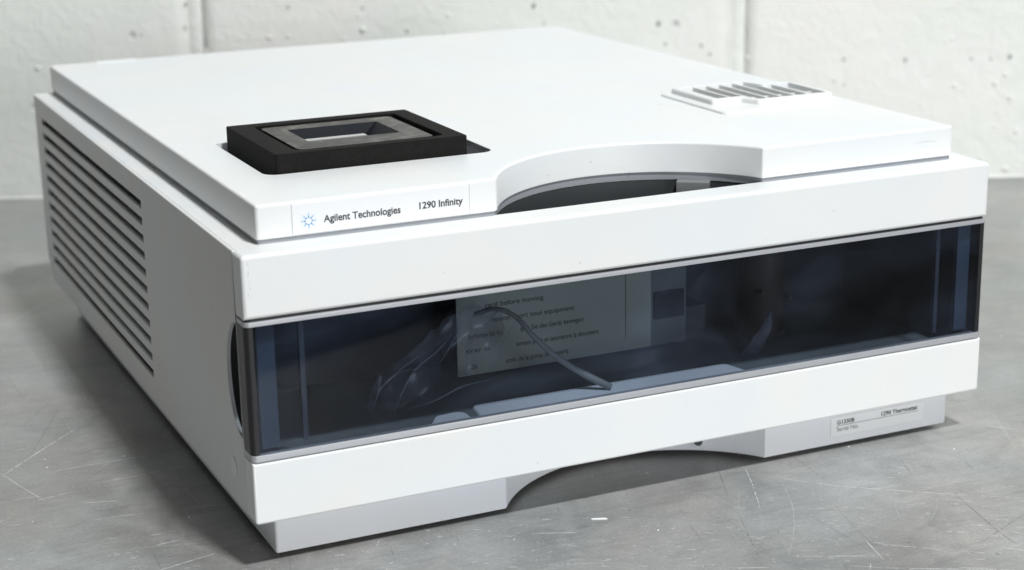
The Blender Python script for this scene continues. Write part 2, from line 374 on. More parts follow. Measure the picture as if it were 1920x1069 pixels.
W_ = [[(-72.8, 150.8), (-50.7, 175.8), (-29.8, 197.9)], [(-66.1, 114.3), (-47.9, 118.2)], [(-50.8, 146.1), (-30.4, 146.6)], [(-29.7, 147.0), (-8.2, 145.5)], [(-45.5, 82.4), (-25.5, 80.0)], [(-30.0, 163.1), (-25.5, 162.7)], [(-26.2, 160.4), (-20.6, 159.0)], [(-49.5, 43.3), (-37.1, 42.3)], [(-40.5, 19.1), (-10.2, 26.2)], [(-79.6, 92.4), (-73.9, 91.8)], [(-46.9, 102.8), (-35.9, 99.8), (-32.7, 98.2)], [(-29.9, 56.0), (-23.4, 54.8)], [(-44.2, 28.4), (-38.3, 28.2)], [(-29.3, 44.9), (-18.9, 45.7)], [(232.2, -8.6), (250.0, -28.1), (281.3, -53.2), (309.0, -73.6)], [(232.2, -8.6), (220.7, -35.6), (206.4, -58.8), (189.2, -80.7)], [(261.6, -49.2), (243.4, -84.5)], [(287.0, -47.2), (269.9, -68.1), (248.9, -85.1)], [(228.0, -84.4), (246.8, -100.5), (265.5, -114.9)], [(193.0, -80.5), (221.0, -94.1)], [(206.1, -96.6), (225.6, -109.6), (260.9, -128.5)], [(166.0, -78.6), (178.5, -84.6)], [(183.1, -27.1), (196.2, -43.3), (203.0, -53.7)], [(257.8, -86.3), (267.8, -92.5)], [(274.5, -88.0), (278.0, -89.8)], [(253.5, -114.0), (256.7, -116.1)], [(367.9, 16.6), (342.9, -33.3)], [(88.4, -38.5), (91.7, -39.7)], [(58.5, -29.7), (64.3, -32.0)], [(110.5, -13.6), (126.9, -20.8)], [(114.6, -55.5), (116.8, -56.2)]]
WD_ = [[(-9.1, 202.3), (-11.1, 165.3), (-4.6, 149.9)], [(-3.0, 126.0), (-3.2, 96.9), (-1.0, 65.2)], [(240.2, -48.0), (245.4, -60.3)], [(280.3, -10.6), (293.7, -21.6)], [(171.7, -31.9), (184.2, -41.1)], [(187.6, -16.2), (197.2, -19.8)], [(68.4, -34.1), (74.3, -36.0)], [(6.4, -1.5), (12.5, -2.6)], [(40.9, -10.8), (51.2, -14.4)], [(82.2, -27.6), (91.4, -30.1)], [(-34.9, 385.8), (8.2, 436.6)]]
D_ = [[(-58.3, 168.0), (-47.6, 192.5), (-31.6, 232.0)], [(-53.0, 212.2), (-34.3, 242.5)], [(196.1, -32.6), (179.0, -76.5)], [(264.4, -102.9), (299.1, -87.8)], [(287.4, -60.0), (279.0, -96.0), (277.0, -110.4)], [(171.6, -35.3), (168.3, -50.6)], [(205.3, -95.1), (203.5, -100.4)], [(216.3, 18.4), (201.5, -15.9)], [(304.6, -31.4), (304.3, -33.9)], [(82.3, -1.4), (79.8, -11.3)], [(127.4, -35.6), (126.7, -43.9)], [(54.8, 1.5), (50.7, -15.8)], [(131.9, 5.9), (129.9, .9)]]
mmp = lambda L: [(x/1000, y/1000) for x, y in L]
bright = [(mmp(l), .00042) for i, l in enumerate(W_) if i not in (15, 16, 17, 22, 26)]; dull = [(mmp(W_[i]), .0005) for i in (15, 16, 17, 22, 26)]+[(mmp(l), .00036) for l in WD_[:-1]]+[(mmp(WD_[-1]), .0013)]; dark = [(mmp(l), .00038) for l in D_]
for k in range(1000):                                         # short bright dashes near the front, laid square to the view as painted glints
    x = random.uniform(-.12, .36); y = .03-.30*(x+.05)+random.gauss(-.035, .035)
    across = math.atan2(-(x+.173), y+.621); L = random.choice((.001, .0015, .0025, .004)); a = random.gauss(across, .16)
    bright.append(([(x+math.cos(a)*L*t, y+math.sin(a)*L*t) for t in (0, .5, 1)], random.uniform(.00012, .0004)))
for k in range(3600):                                        # hair scratches all over the sheet
    x = random.uniform(-.2, .62); y = random.uniform(-.2, .55)
    fam = random.random()
    across = math.degrees(math.atan2(-(x+.173), y+.621))         # square to the view, where scratches glint; the brightness is painted in
    a = math.radians(random.gauss(across, 5) if fam < .55 else random.gauss(72, 18) if fam < .8 else random.uniform(0, 180))
    L = random.choice((.0015, .003, .006, .012, .02, .045)); c = random.uniform(-.25, .25)*(.25 if L > .015 else 1)
    pts = [(x+math.cos(a+c*t)*L*t, y+math.sin(a+c*t)*L*t) for t in (0, .5, 1)]
    q = random.random()
    (bright if q < .13 else dull if q < .66 else dark).append((pts, random.uniform(.00010, .00030) if q > .13 else random.uniform(.00015, .0004)))
for nm, L, mt, z in (('bright_scratches', bright, 'scratch', .00006), ('dull_scratches', dull, 'scratchdim', .00004), ('dark_scratches', dark, 'scratchdark', .00005)):
    bench_part(nm, tag(from_bm(nm, ribbon_mesh(L, z, 3), M[mt], None, False, fix=False), kind='stuff'))
bm = bmesh.new()                                             # specks and crumbs lying on the sheet
for k in range(260):
    x = random.uniform(-.25, .5); y = random.uniform(-.16, .6); r = random.uniform(.0002, .0006)
    vs = [bm.verts.new((x+r*math.cos(t)*random.uniform(.6, 1.3), y+r*math.sin(t)*random.uniform(.6, 1.3), .00008)) for t in (0, 1.2, 2.5, 3.7, 5)]
    top = bm.verts.new((x, y, .00008+r*.5))
    for i in range(5): bm.faces.new((vs[i], vs[(i+1) % 5], top))
bench_part('x', tag(from_bm('dust_specks', bm, M['scratch'], None, False), kind='stuff'))
fl = prism('paint_fleck', fillet([(.1380, -.0110), (.1386, -.0124), (.1446, -.0152), (.1444, -.0136)], .0004, 3), .0001, .0005, M['fleck'], None, r1=.0002)
bench_part('x', fl)

wall = bpy.data.objects.new('block_wall', None); COL.objects.link(wall); wall.location = (.37, .575, 0)
tag(wall, 'pale green-white painted cinder block wall behind the bench', 'wall')
def wp(o): o.parent = wall; o.matrix_parent_inverse = Matrix.Translation((-.37, -.575, 0)); return o
rot = Matrix(((WU.x, -WN.x, 0, WA.x), (WU.y, -WN.y, 0, WA.y), (0, 0, 1, 0), (0, 0, 0, 1)))     # local x along wall, local y into the wall
def block_mesh():
    bm = bmesh.new(); x0, x1, z0, z1 = .005, .393, -.097, .097
    nx, nz = 40, 20; g = {}
    from mathutils import noise as mn
    for i in range(nx+1):
        for j in range(nz+1):
            a = i/nx; b_ = j/nz; x = x0+(x1-x0)*a; z = z0+(z1-z0)*b_
            e = min(x-x0, x1-x, z-z0, z1-z); edge = .0012*max(0, 1-e/.006)**2
            g[i, j] = bm.verts.new((x, edge+.0006*mn.noise(Vector((x*30, z*30, 1.3))), z))
    for i in range(nx):
        for j in range(nz): bm.faces.new((g[i, j], g[i+1, j], g[i+1, j+1], g[i, j+1]))
    rim = [e for e in bm.edges if e.is_boundary]
    r = bmesh.ops.extrude_edge_only(bm, edges=rim)
    for v in r['geom']:
        if isinstance(v, bmesh.types.BMVert): v.co.y = .10
    me = bpy.data.meshes.new('block'); bm.to_mesh(me); bm.free()
    me.materials.append(M['block']); me.polygons.foreach_set('use_smooth', [True]*len(me.polygons)); return me
BM_ = block_mesh()
for row in range(-1, 5):
    for i in range(-5, 7):
        u = .154+.398*i - (.199 if row % 2 else 0); z = .085+.202*row
        if z > 1: continue
        o = bpy.data.objects.new('block', BM_); COL.objects.link(o)
        o.matrix_world = rot @ Matrix.Translation((u, 0, z)); mw = o.matrix_world.copy(); wp(o)
        bpy.context.view_layer.update() if False else None
mort = box('mortar', -2.0, .0014, -.22, 2.8, .09, 1.0, M['block']); mort.matrix_world = rot; wp(mort)
for u0, dd in ((.154, .0002), (.552, .0005)):
    bead = tube('joint_bead', [(u0+.0004*math.sin(k*1.7), .0120+dd+.0002*math.sin(k*2.3), -.02+.02*k) for k in range(11)], .0120, M['block'], n=48, sub=3); bead.matrix_world = rot; wp(bead)
# sealant line along the foot of the wall
rs = random.Random(5); bm = bmesh.new(); R = []
for i in range(421):
    u = -.3+i*.003; h = .0012+.0008*rs.random()+(.0010*max(0, math.sin(u*23)-.4)); d = .0012+.0008*rs.random()
    pr = [(0, h), (-d*.45, h*.8), (-d*.85, h*.4), (-d, 0)]
    R.append([bm.verts.new((u, y, z)) for y, z in pr])
for i in range(420):
    for k in range(3): bm.faces.new((R[i][k], R[i+1][k], R[i+1][k+1], R[i][k+1]))
cl = from_bm('sealant_line', bm, M['block']); cl.matrix_world = rot; wp(cl)
PITS = [(401.7, 136.0), (493.2, 121.3), (498.3, 105.9), (524.8, 104.2), (531.1, 97.7), (630.9, 92.1), (676.6, 90.0), (740.1, 89.8), (754.3, 91.1), (623.9, 75.6), (631.1, 73.0), (430.8, 115.9), (408.9, 123.0), (725.4, 90.2), (222.3, 138.5), (146.5, 125.3), (114.3, 120.5), (308.3, 119.2), (334.8, 115.9), (276.6, 136.6), (148.0, 142.3)]
LUMPS = [(207.5, 116.6), (221.2, 117.5), (276.0, 121.1), (338.7, 130.3), (36.5, 97.8), (744.3, 71.8), (751.9, 77.7), (756.1, 60.8), (714.1, 70.5), (746.1, 38.8), (755.8, 6.5), (741.6, 6.9), (762.0, 35.2), (737.0, 15.4)]
bm = bmesh.new(); bl = bmesh.new()
def blob(bm, u, z, rx, rz, dep, y=-.0002):
    n = 9; ring = [bm.verts.new((u+rx*math.cos(2*math.pi*k/n)*rs.uniform(.7, 1.2), y+.0005, z+rz*math.sin(2*math.pi*k/n)*rs.uniform(.7, 1.2))) for k in range(n)]
    mid = [bm.verts.new((u+(v.co.x-u)*.6, y-dep*.8, z+(v.co.z-z)*.6)) for v in ring]; c = bm.verts.new((u, y-dep, z))
    for k in range(n):
        bm.faces.new((ring[k], ring[(k+1) % n], mid[(k+1) % n], mid[k])); bm.faces.new((mid[k], mid[(k+1) % n], c))
for i, (u, z) in enumerate(PITS):
    s = rs.uniform(.0008, .0014)*(1.4 if i in (0, 8, 1) else 1); blob(bm, u/1000, z/1000, s, s*1.3, .0001, -.0006)
for u, z in LUMPS:
    s = rs.uniform(.0012, .0024); blob(bl, u/1000, z/1000, s*1.3, s, .0012)
for k in range(150):
    s = rs.uniform(.0006, .0017); blob(bl, rs.uniform(-.1, .95), rs.uniform(.004, .17)**1.0, s*1.4, s, s*.22, 0)
for b_, nm, mt in ((bm, 'paint_pits', 'pit'), (bl, 'paint_lumps', 'block')):
    o = from_bm(nm, b_, M[mt], None, True, 80); o.matrix_world = rot; tag(o, kind='stuff'); wp(o)
bpy.context.view_layer.update()

bench.location.z -= .0022; wall.location.z -= .0022              # the feet lift the plinth clear of the sheet
# ------------------------------------------------------------------ the instrument
W = .345; H = .1247; Z1 = .0999; Z2 = .0970; Z3 = .0458; Z4 = .0427; Z5 = .0176; D = .4140; FY = .0106
inst = bpy.data.objects.new('laboratory_instrument', None); COL.objects.link(inst); inst.location = (0, 0, 0)
tag(inst, 'white laboratory thermostat module with smoked front window, black foam port seal and side louvres', 'lab instrument')

# front covers (they wrap round the sides), seen from the front in x,z and pushed back along y
def face(z0, z1, rr=.0010): return fillet(rect(0, z0, W, z1), rr, 4)
def cover(name, z0, z1, mat, y0=0.0, y1=FY-.0002, rv=.0022, re=.0009, parent=inst, x0=0, x1=W):
    """slab whose vertical front corners are rounded in plan and whose long edges are softly rounded"""
    pl = fillet([(x0, y1), (x0, y0), (x1, y0), (x1, y1)], [0, rv, rv, 0], 6)
    return prism(name, pl, z0, z1, mat, parent, r0=re*.6, r1=re, seg=3)
up_c = prism('upper_front_cover', fillet(rect(0, Z1, W, H), [0, 0, .0018, .0018], 4), FY-.0001, 0, M['white'], inst, r1=.0015, axis='y', seg=5)
lo_c = prism('lower_front_cover', fillet(rect(0, Z5, W, Z4), [.0014, .0014, 0, 0], 4), FY-.0001, 0, M['white'], inst, r1=.0011, axis='y', seg=5)
def u_bar(name, z0, z1, mat, parent, ins=0, rv=.0024, re=.0):
    a = ins; t = .0030; y1 = FY-.0003
    pl = fillet([(a, y1), (a, a), (W-a, a), (W-a, y1), (W-a-t, y1), (W-a-t, a+t), (a+t, a+t), (a+t, y1)], [0, rv, rv, 0, 0, 0, 0, 0], 6)
    return prism(name, pl, z0, z1, mat, parent, r0=re, r1=re, seg=2)
u_bar('backing_gasket', Z4-.0003, Z4+.0008, M['black'], inst, .0010, .0018)
u_bar('backing_gasket', Z1-.0013, Z1+.0003, M['black'], inst, .0010, .0018)

door = bpy.data.objects.new('front_door', None); COL.objects.link(door); door.parent = inst
u_bar('trim_strip', Z2, Z1-.00105, M['silver'], door, 0, .0022, .0002)
u_bar('trim_strip', Z4+.0004, Z3, M['silver'], door, 0, .0022, .0002)
# smoked pane: plan section with rounded ends
pane = prism('window_pane', fillet([(.0032, .0030), (.0032, .0004), (W-.0032, .0004), (W-.0032, .0030)], [0, 0, 0, 0]), Z3+.00005, Z2-.00005, M['glass'], door)
for s in (0, 1):
    X = lambda x: x if s == 0 else W-x
    a, b = sorted((X(.0002), X(.0032)))
    pl = fillet([(X(.0002), .0026), (X(.0002), .0005), (X(.0033), .0004), (X(.0033), .0026)], [0, .0018, 0, 0], 5)
    prism('window_edge', pl, Z3+.00005, Z2-.00005, M['black'], door)
    a, b = sorted((X(.0001), X(.0029))); box('door_side_frame', a, .0027, Z3+.00005, b, FY-.0004, Z2-.00005, M['darkframe'], door)
    a, b = sorted((X(.0056), X(.0125))); box('door_rail', a, .0042, Z3+.001, b, .0062, Z2-.001, M['strip'], door)
    a, b = sorted((X(.0222), X(.0242))); box('door_rib', a, .0042, Z3+.0018, b, .0066, Z2-.001, M['stripdim'], door)

# side panels with slots, handle recess and round plug
def side_panel(name, x_out, x_in, slots=True):
    ol = fillet([(FY+.0003, Z5), (D-.016, Z5), (D-.001, Z5+.011), (D, H-.0002), (FY+.0003, H-.0002)], [.002, 0, .001, .001, .0008], 4)
    hs = []
    if slots: hs = [rect(.1585, .0300, .3945, .1138)]
    hd = [(FY+.0004+.0003, .0965)]                       # half-ellipse finger recess open towards the door
    el = [(FY+.0011+.0165*math.cos(t), .0728+.0232*math.sin(t)) for t in [-math.pi/2+math.pi*k/24 for k in range(25)]]
    hs.append([(FY+.0008, .0960-.0232*2+.0000)]+el+[(FY+.0008, .0960)])
    return prism(name, ol, x_in, x_out, M['paint'], inst, holes=hs, r1=.0006, rh=.0004, axis='x', ang=40)
sp = side_panel('side_panel', 0.0, .0016)
side_panel('side_panel', W, W-.0016)
n_s = 11; pitch = (.1138-.0300+.0042)/n_s; gap = .0038
bmx = bmesh.new()
def slat_mesh():
    bm = bmesh.new(); h = pitch-gap; y0, y1 = .1584, .3946
    prof = [(.0002, 0), (.0002, h), (.0012, h+.0002), (.0068, h-.0036), (.0064, h-.0044), (.0014, h-.0012), (.0014, 0)]
    A = [bm.verts.new((x, y0, z)) for x, z in prof]; B = [bm.verts.new((x, y1, z)) for x, z in prof]
    n = len(prof)
    for i in range(n): bm.faces.new((A[i], A[(i+1) % n], B[(i+1) % n], B[i]))
    bm.faces.new(A[::-1]); bm.faces.new(B); bmesh.ops.recalc_face_normals(bm, faces=bm.faces[:])
    me = bpy.data.meshes.new('slat'); bm.to_mesh(me); bm.free(); me.materials.append(M['paint']); return me
sm = slat_mesh()
for side in (0, 1):
    for k in range(n_s-1):
        o = bpy.data.objects.new('slat', sm); COL.objects.link(o); o.parent = sp if side == 0 else [c for c in inst.children if c.name.startswith('side_panel')][-1]
        z = .0300+gap+k*pitch
        if side == 0: o.location = (0, 0, z)
        else: o.matrix_local = Matrix.Translation((W, .5530, z)) @ Matrix.Rotation(math.pi, 4, 'Z')
for s in (0, 1):
    a, b = (.0075, .0085) if s == 0 else (W-.0085, W-.0075)
    box('inner_baffle', a, .140, .0194, b, .4115, .1228, M['darkgrey'], inst)
    a, b = (.0018, .0084) if s == 0 else (W-.0084, W-.0018)
    box('inner_baffle', a, .3952, .0194, b, .3960, .1228, M['darkgrey'], inst)  # added partition that stops light leaking in behind the slots
    # finger recess bowl
    bm = bmesh.new(); xo = .0018 if s == 0 else W-.0018; sg = 1 if s == 0 else -1; R = []
    for q in range(7):
        f_ = 1-(q/6)**2*.85; dx = .0075*math.sin(math.pi/2*q/6)
        R.append([bm.verts.new((xo+sg*dx, FY+.0008+.0176*f_*math.cos(t), .0728+.0244*f_*math.sin(t))) for t in [-math.pi/2+math.pi*k/20 for k in range(21)]])
    for q in range(6):
        for k in range(20): bm.faces.new((R[q][k], R[q][k+1], R[q+1][k+1], R[q+1][k]))
    from_bm('finger_recess', bm, M['rubber'], inst, True, 60)
    # round plug near the lower front corner
    bm = bmesh.new(); bmesh.ops.create_circle(bm, cap_ends=True, segments=24, radius=.0042)
    mt = Matrix.Translation((-.00025 if s == 0 else W+.00025, .0268, .0330)) @ Matrix.Rotation(math.radians(90), 4, 'Y'); bm.transform(mt)
    r = bmesh.ops.extrude_face_region(bm, geom=bm.faces[:]); bmesh.ops.translate(bm, verts=[v for v in r['geom'] if isinstance(v, bmesh.types.BMVert)], vec=(.0009*sg, 0, 0))
    from_bm('round_plug', bm, M['white'], inst)

# top plate with the finger notch, back and inner shell
ACX, ACY, ARR = .1723, -.0158, .0688
def arc_notch(y0, rr, n=40, grow=0):
    r = rr+grow; h = math.acos(max(-1, min(1, 1)))*0
    a = math.asin((y0-ACY)/r); return arc(ACX, ACY, r, math.pi-a, a, n)      # from left to right over the top
hole = arc_notch(.0150, ARR, 40, .0008)
prism('top_plate', fillet([(.0014, FY-.00005), (W-.0014, FY-.00005), (W-.0016, D), (.0016, D)], [0, 0, .001, .001]), H-.0015, H-.00005, M['white'], inst, holes=[hole])
box('back_panel', .0018, D-.0016, Z5+.012, W-.0018, D-.0002, H-.0016, M['paint'], inst)
box('bottom_pan', .002, .0102, Z5+.0004, W-.002, D-.017, Z5+.0016, M['paint'], inst)
for s in (0, 1):   # top edge of each side sheet is folded over the plate
    a, b = (0.00165, .0023)
# notch well
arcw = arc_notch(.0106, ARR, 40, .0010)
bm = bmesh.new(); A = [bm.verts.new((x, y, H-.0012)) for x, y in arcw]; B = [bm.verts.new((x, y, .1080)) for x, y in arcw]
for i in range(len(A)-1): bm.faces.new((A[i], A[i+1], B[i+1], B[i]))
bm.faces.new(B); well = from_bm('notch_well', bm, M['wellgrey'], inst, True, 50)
o = box('latch_bracket', -.0072, -.0030, .110, .0072, .0030, .1236, M['aluminium'], well, .0005)
o.location = (.2135, .0360, 0); o.rotation_euler = (0, 0, math.radians(-35))

# base plinth with the arch
FX = .0101; FBY = .0093; BCX, BCY, BR = .1728, -.0328, .0758
a = math.asin((FBY-BCY)/BR); bar = arc(BCX, BCY, BR, math.pi-a, a, 40)
pl = [(FX, FBY)]+[(bar[0][0], FBY)]+bar[1:-1]+[(bar[-1][0], FBY), (W-FX, FBY), (W-FX, .392), (FX, .392)]
n = len(pl); rr = [0]*n; rr[0] = .0012; rr[1] = .0012; rr[-4] = 0; rr[-3] = .0012; rr[-2] = .002; rr[-1] = .002
basep = prism('base_plinth', fillet(pl, rr, 5), .0002, Z5+.0003, M['base'], inst, r0=.0008, ang=30)
for x in (.035, W-.035):
    for y in (.035, .36):
        bm = bmesh.new(); bmesh.ops.create_cone(bm, cap_ends=True, segments=20, radius1=.007, radius2=.008, depth=.0026)
        bm.transform(Matrix.Translation((x, y, -.00088))); from_bm('rubber_foot', bm, M['rubber'], basep)
# screw socket in the arch wall
sa = math.atan2(.0305-BCY, .2140-BCX); c = Vector((BCX+BR*math.cos(sa), BCY+BR*math.sin(sa), .0048)); nrm = Vector((-math.cos(sa), -math.sin(sa), 0))
qm = nrm.to_track_quat('Z', 'Y').to_matrix().to_4x4()
bm = bmesh.new(); R = []
for rad, h in ((.0030, -.0003), (.0030, .0006), (.0022, .0006), (.0020, .0001)):
    R.append([bm.verts.new((rad*math.cos(2*math.pi*k/24), rad*math.sin(2*math.pi*k/24), h)) for k in range(24)])
for i in range(3):
    for k in range(24): bm.faces.new((R[i][k], R[i][(k+1) % 24], R[i+1][(k+1) % 24], R[i+1][k]))
bm.transform(Matrix.Translation(c) @ qm); so = from_bm('screw_collar', bm, M['base'], basep)
bm = bmesh.new(); bmesh.ops.create_circle(bm, cap_ends=True, segments=20, radius=.0021); bm.transform(Matrix.Translation(c+nrm*.0002) @ qm); from_bm('screw_hole', bm, M['darkgrey'], basep, fix=False)
# serial plate
spl = prism('serial_plate', fillet(rect(.2706, .0040, .3218, .0131), .0004, 3), FBY+.0002, FBY-.00018, M['plate'], basep, axis='y', r1=.00008)
bor = prism('plate_border', fillet(rect(.27045, .00385, .32195, .01325), .0005, 3), FBY+.0002, FBY-.00006, M['mark'], basep, axis='y')
PY = FBY-.00018
text('lettering', 'G1330B', .2739, .2832, .0096, .0019, PY, M['ink'], spl, .022)
text('lettering', 'Serial No.', .2738, .2856, .0063, .0019, PY, M['inkgrey'], spl, .0)
text('lettering', '1290 Thermostat', .2981, .3181, .0098, .0019, PY, M['ink'], spl, .022)
quad('ruled_line', [(.2737, PY-.00005, .00885), (.3186, PY-.00005, .00885), (.3186, PY-.00005, .00905), (.2737, PY-.00005, .00905)], M['inkgrey'], spl)

# ------------------------------------------------------------------ lid
LX = .0105; LY = .0136; LT = .1400; LB = .1265; LBK = .4159
a0 = math.asin((LY-ACY)/ARR); la = arc(ACX, ACY, ARR, math.pi-a0, a0, 48)
lid_o = [(LX, LY), (la[0][0], LY)]+la[1:-1]+[(la[-1][0], LY), (W-LX, LY), (W-LX, LBK), (LX, LBK)]
n = len(lid_o); rr = [0]*n; rr[0] = .0016; rr[1] = .0035; rr[-4] = .0012; rr[-3] = .0016; rr[-2] = .003; rr[-1] = .003
lid_f = fillet(lid_o, rr, 6)
recess = fillet(rect(.0305, .0632, .1318, .1408), [.006, .006, .004, .003], 6)
lid = prism('lid', lid_f, LB, LT, M['white'], inst, holes=[recess], r0=.0004, r1=.0011, rh=.0003, seg=4)
prism('lid_gasket', offset(lid_f if area2(lid_f) > 0 else lid_f[::-1], .0007), .1234, LB+.0006, M['gasket'], inst)
prism('recess_floor', offset(recess, -.0004), .1352, .1366, M['seam'], lid)
for x in (.0248, .0982):
    box('nameplate_seam', x-.00011, LY-.00006, LB+.0004, x+.00011, LY+.0004, LT-.0009, M['seam'], lid)  # raised grey strips; the dark line of each seam is their colour
# raised nameplate film, slightly proud
np_ = prism('name_plate', fillet(rect(.02495, .1270, .09805, .13885), .0003, 3), LY+.0003, LY-.00012, M['plate'], lid, axis='y', r1=.00008)
NY = LY-.00012
text('lettering', 'Agilent Technologies', .0374, .0689, .1306, .0027, NY, M['ink'], np_, .022)
text('lettering', '1290 Infinity', .0768, .0953, .1312, .0027, NY, M['ink'], np_, .022)
def dot(bm, x, z, rx, rz, ang=0):
    vs = []
    for k in range(12):
        u = rx*math.cos(2*math.pi*k/12); v = rz*math.sin(2*math.pi*k/12)
        vs.append(bm.verts.new((x+u*math.cos(ang)-v*math.sin(ang), NY-.00005, z+u*math.sin(ang)+v*math.cos(ang))))
    bm.faces.new(vs)
for ring, (rad, sx, sz, mt) in enumerate(((.0015, .00040, .00036, 'blue'), (.0024, .00042, .00030, 'paleblue'), (.0033, .00042, .00013, 'palest'))):
    bm = bmesh.new()
    for k in range(8):
        a = math.pi/4*k; dot(bm, .0314+rad*math.cos(a), .1318+rad*math.sin(a), sx, sz, a)
    from_bm('spark_emblem', bm, M[mt], np_, False, fix=False)
bm = bmesh.new()
for k in range(8):
    a = math.pi/4*k+math.pi/8; dot(bm, .0314+.0029*math.cos(a), .1318+.0029*math.sin(a), .0003, .0001, a)
from_bm('spark_emblem', bm, M['palest'], np_, False, fix=False)
# faint moulded oval on the lid front, its relief shading drawn in grey
bm = bmesh.new(); cx, cz = .3195, .1331
for (t0, t1, s) in ((.35, 2.75, 1), (-2.4, -1.0, .9)):
    pr = None
    for k in range(15):
        t = t0+(t1-t0)*k/14; w = .00008*math.sin(math.pi*k/14)+.00001
        c1 = bm.verts.new((cx+.0075*s*math.cos(t), LY-.00004, cz+(.0011+w)*math.sin(t))); c2 = bm.verts.new((cx+.0075*s*math.cos(t), LY-.00004, cz+(.0011-w)*math.sin(t)-w))
        if pr: bm.faces.new((pr[0], c1, c2, pr[1]))
        pr = (c1, c2)
from_bm('moulded_mark', bm, M['mark'], lid, False)
rw = random.Random(11)
def mark(bm, x, y, z, sx, sz):
    vs = [bm.verts.new((x+sx*math.cos(t)*rw.uniform(.5, 1.2), y, z+sz*math.sin(t)*rw.uniform(.5, 1.2))) for t in (0, .9, 1.9, 2.8, 3.7, 4.6, 5.5)]
    bm.faces.new(vs)
bm = bmesh.new()
for k in range(9): mark(bm, .0027+rw.uniform(-.0004, .0006), -.00005, .1215-.0016*k+rw.uniform(-.0004, .0004), .00013, rw.uniform(.0003, .0008))
for x, z in ((.205, .1175), (.262, .112), (.140, .1045), (.318, .119), (.081, .108), (.228, .1035)): mark(bm, x, -.00005, z, rw.uniform(.0002, .0004), rw.uniform(.00015, .0003))
tag(from_bm('scuff_mark', bm, M['scuff'], up_c, False, fix=False), kind='stuff')
bm = bmesh.new()
for x, z in ((.060, .031), (.190, .036), (.290, .027), (.120, .022)): mark(bm, x, -.00005, z, rw.uniform(.0002, .0005), rw.uniform(.0001, .0003))
tag(from_bm('scuff_mark', bm, M['scuff'], lo_c, False, fix=False), kind='stuff')
bm = bmesh.new()
for ang, z, sx, sz in ((1.572, .1331, .00028, .00022), (1.31, .1262, .0005, .0003), (1.36, .1292, .0002, .0001), (1.9, .1300, .0002, .0002)):
    px_, py_ = ACX+(ARR-.00008)*math.cos(ang), ACY+(ARR-.00008)*math.sin(ang); mark(bm, px_, py_, z, sx, sz)
tag(from_bm('scuff_mark', bm, M['scuffdark'], lid, False, fix=False), kind='stuff')
# small hinge tab at the rear edge
box('rear_tab', .036, LBK-.008, LT-.0002, .060, LBK-.0015, LT+.0006, M['white'], lid, .0003)

# ------------------------------------------------------------------ black foam seal in the lid
fs = prism('foam_seal', fillet(rect(.0350, .0640, .1195, .1362), [.0016, .001, .0012, .001], 4), .1364, .1480, M['foam'], inst,
           holes=[fillet(rect(.0452, .0695, .1112, .1290), [.003]*4, 4)], r1=.0005, rh=.0004)
prism('foam_floor', fillet(rect(.0450, .0690, .1114, .1294), .002, 3), .1366, .1425, M['foam'], fs, holes=[rect(.0565, .0875, .0992, .1182)])
prism('foam_flap', fillet([(.1193, .0640), (.1296, .0640), (.1308, .0660), (.1308, .1100), (.1193, .1300)], .001, 2), .1366, .1385, M['slate'], fs)
bm = bmesh.new()                                             # sloping funnel ring
o_ = fillet(rect(.0478, .0728, .1080, .1268), .0025, 4); h0 = fillet(rect(.0570, .0880, .0985, .1175), .0016, 4); h1 = fillet(rect(.0600, .0895, .0925, .1152), .001, 4)
O1 = [bm.verts.new((x, y, .1425)) for x, y in o_]; O2 = [bm.verts.new((x, y, .1473)) for x, y in o_]; I1 = [bm.verts.new((x, y, .1473)) for x, y in h0]
n = len(O1)
for j in range(n):
    k = (j+1) % n; bm.faces.new((O1[j], O1[k], O2[k], O2[j])); bm.faces.new((O2[j], O2[k], I1[k], I1[j]))
from_bm('worn_ring', bm, M['worn'], fs, True, 30)
bm = bmesh.new(); A = [bm.verts.new((x, y, .1473)) for x, y in h0]; B = [bm.verts.new((x, y, .1426)) for x, y in h1]
for j in range(len(A)): k = (j+1) % len(A); bm.faces.new((A[j], A[k], B[k], B[j]))
bm.faces.new(B[::-1]); from_bm('funnel', bm, M['slate'], fs, True, 30)
box('white_strip', .0612, .1108, .1427, .0915, .1148, .1430, M['whitestrip'], fs)

# ------------------------------------------------------------------ vent grille on the lid
vg = prism('vent_grille', fillet(rect(.2600, .0865, .3245, .1500), [.004]*4, 4), LT-.0003, .1411, M['white'], inst, r1=.0008)
vo_ = [(.2655, .1070), (.2810, .1070), (.2850, .0965), (.3275, .0965), (.3275, .1355), (.3105, .1355), (.3075, .1480), (.2655, .1480)]
vi_ = [(.2695, .1100), (.2835, .1100), (.2868, .0990), (.3248, .0990), (.3248, .1325), (.3095, .1325), (.3060, .1450), (.2695, .1450)]
prism('grille_rim', fillet(vo_, .0022, 4), .1409, .1437, M['white'], vg, holes=[fillet(vi_, .0008, 3)], r1=.0011, rh=.0003)
for k in range(6):
    x = .2775+k*.0076
    ya = .1099 if k < 1 else .1050 if x < .2868 else .0988; yb = .1452 if x < .3060 else .1327
    box('slat', x-.0006, ya, .1412, x+.0006, yb, .1434, M['white'], vg, .0002)
box('cross_bar', .2694, .1118, .1412, .3249, .1128, .1420, M['white'], vg, .0002)
prism('grille_floor', offset(vo_, .002), .1404, .1414, M['ventfloor'], vg)

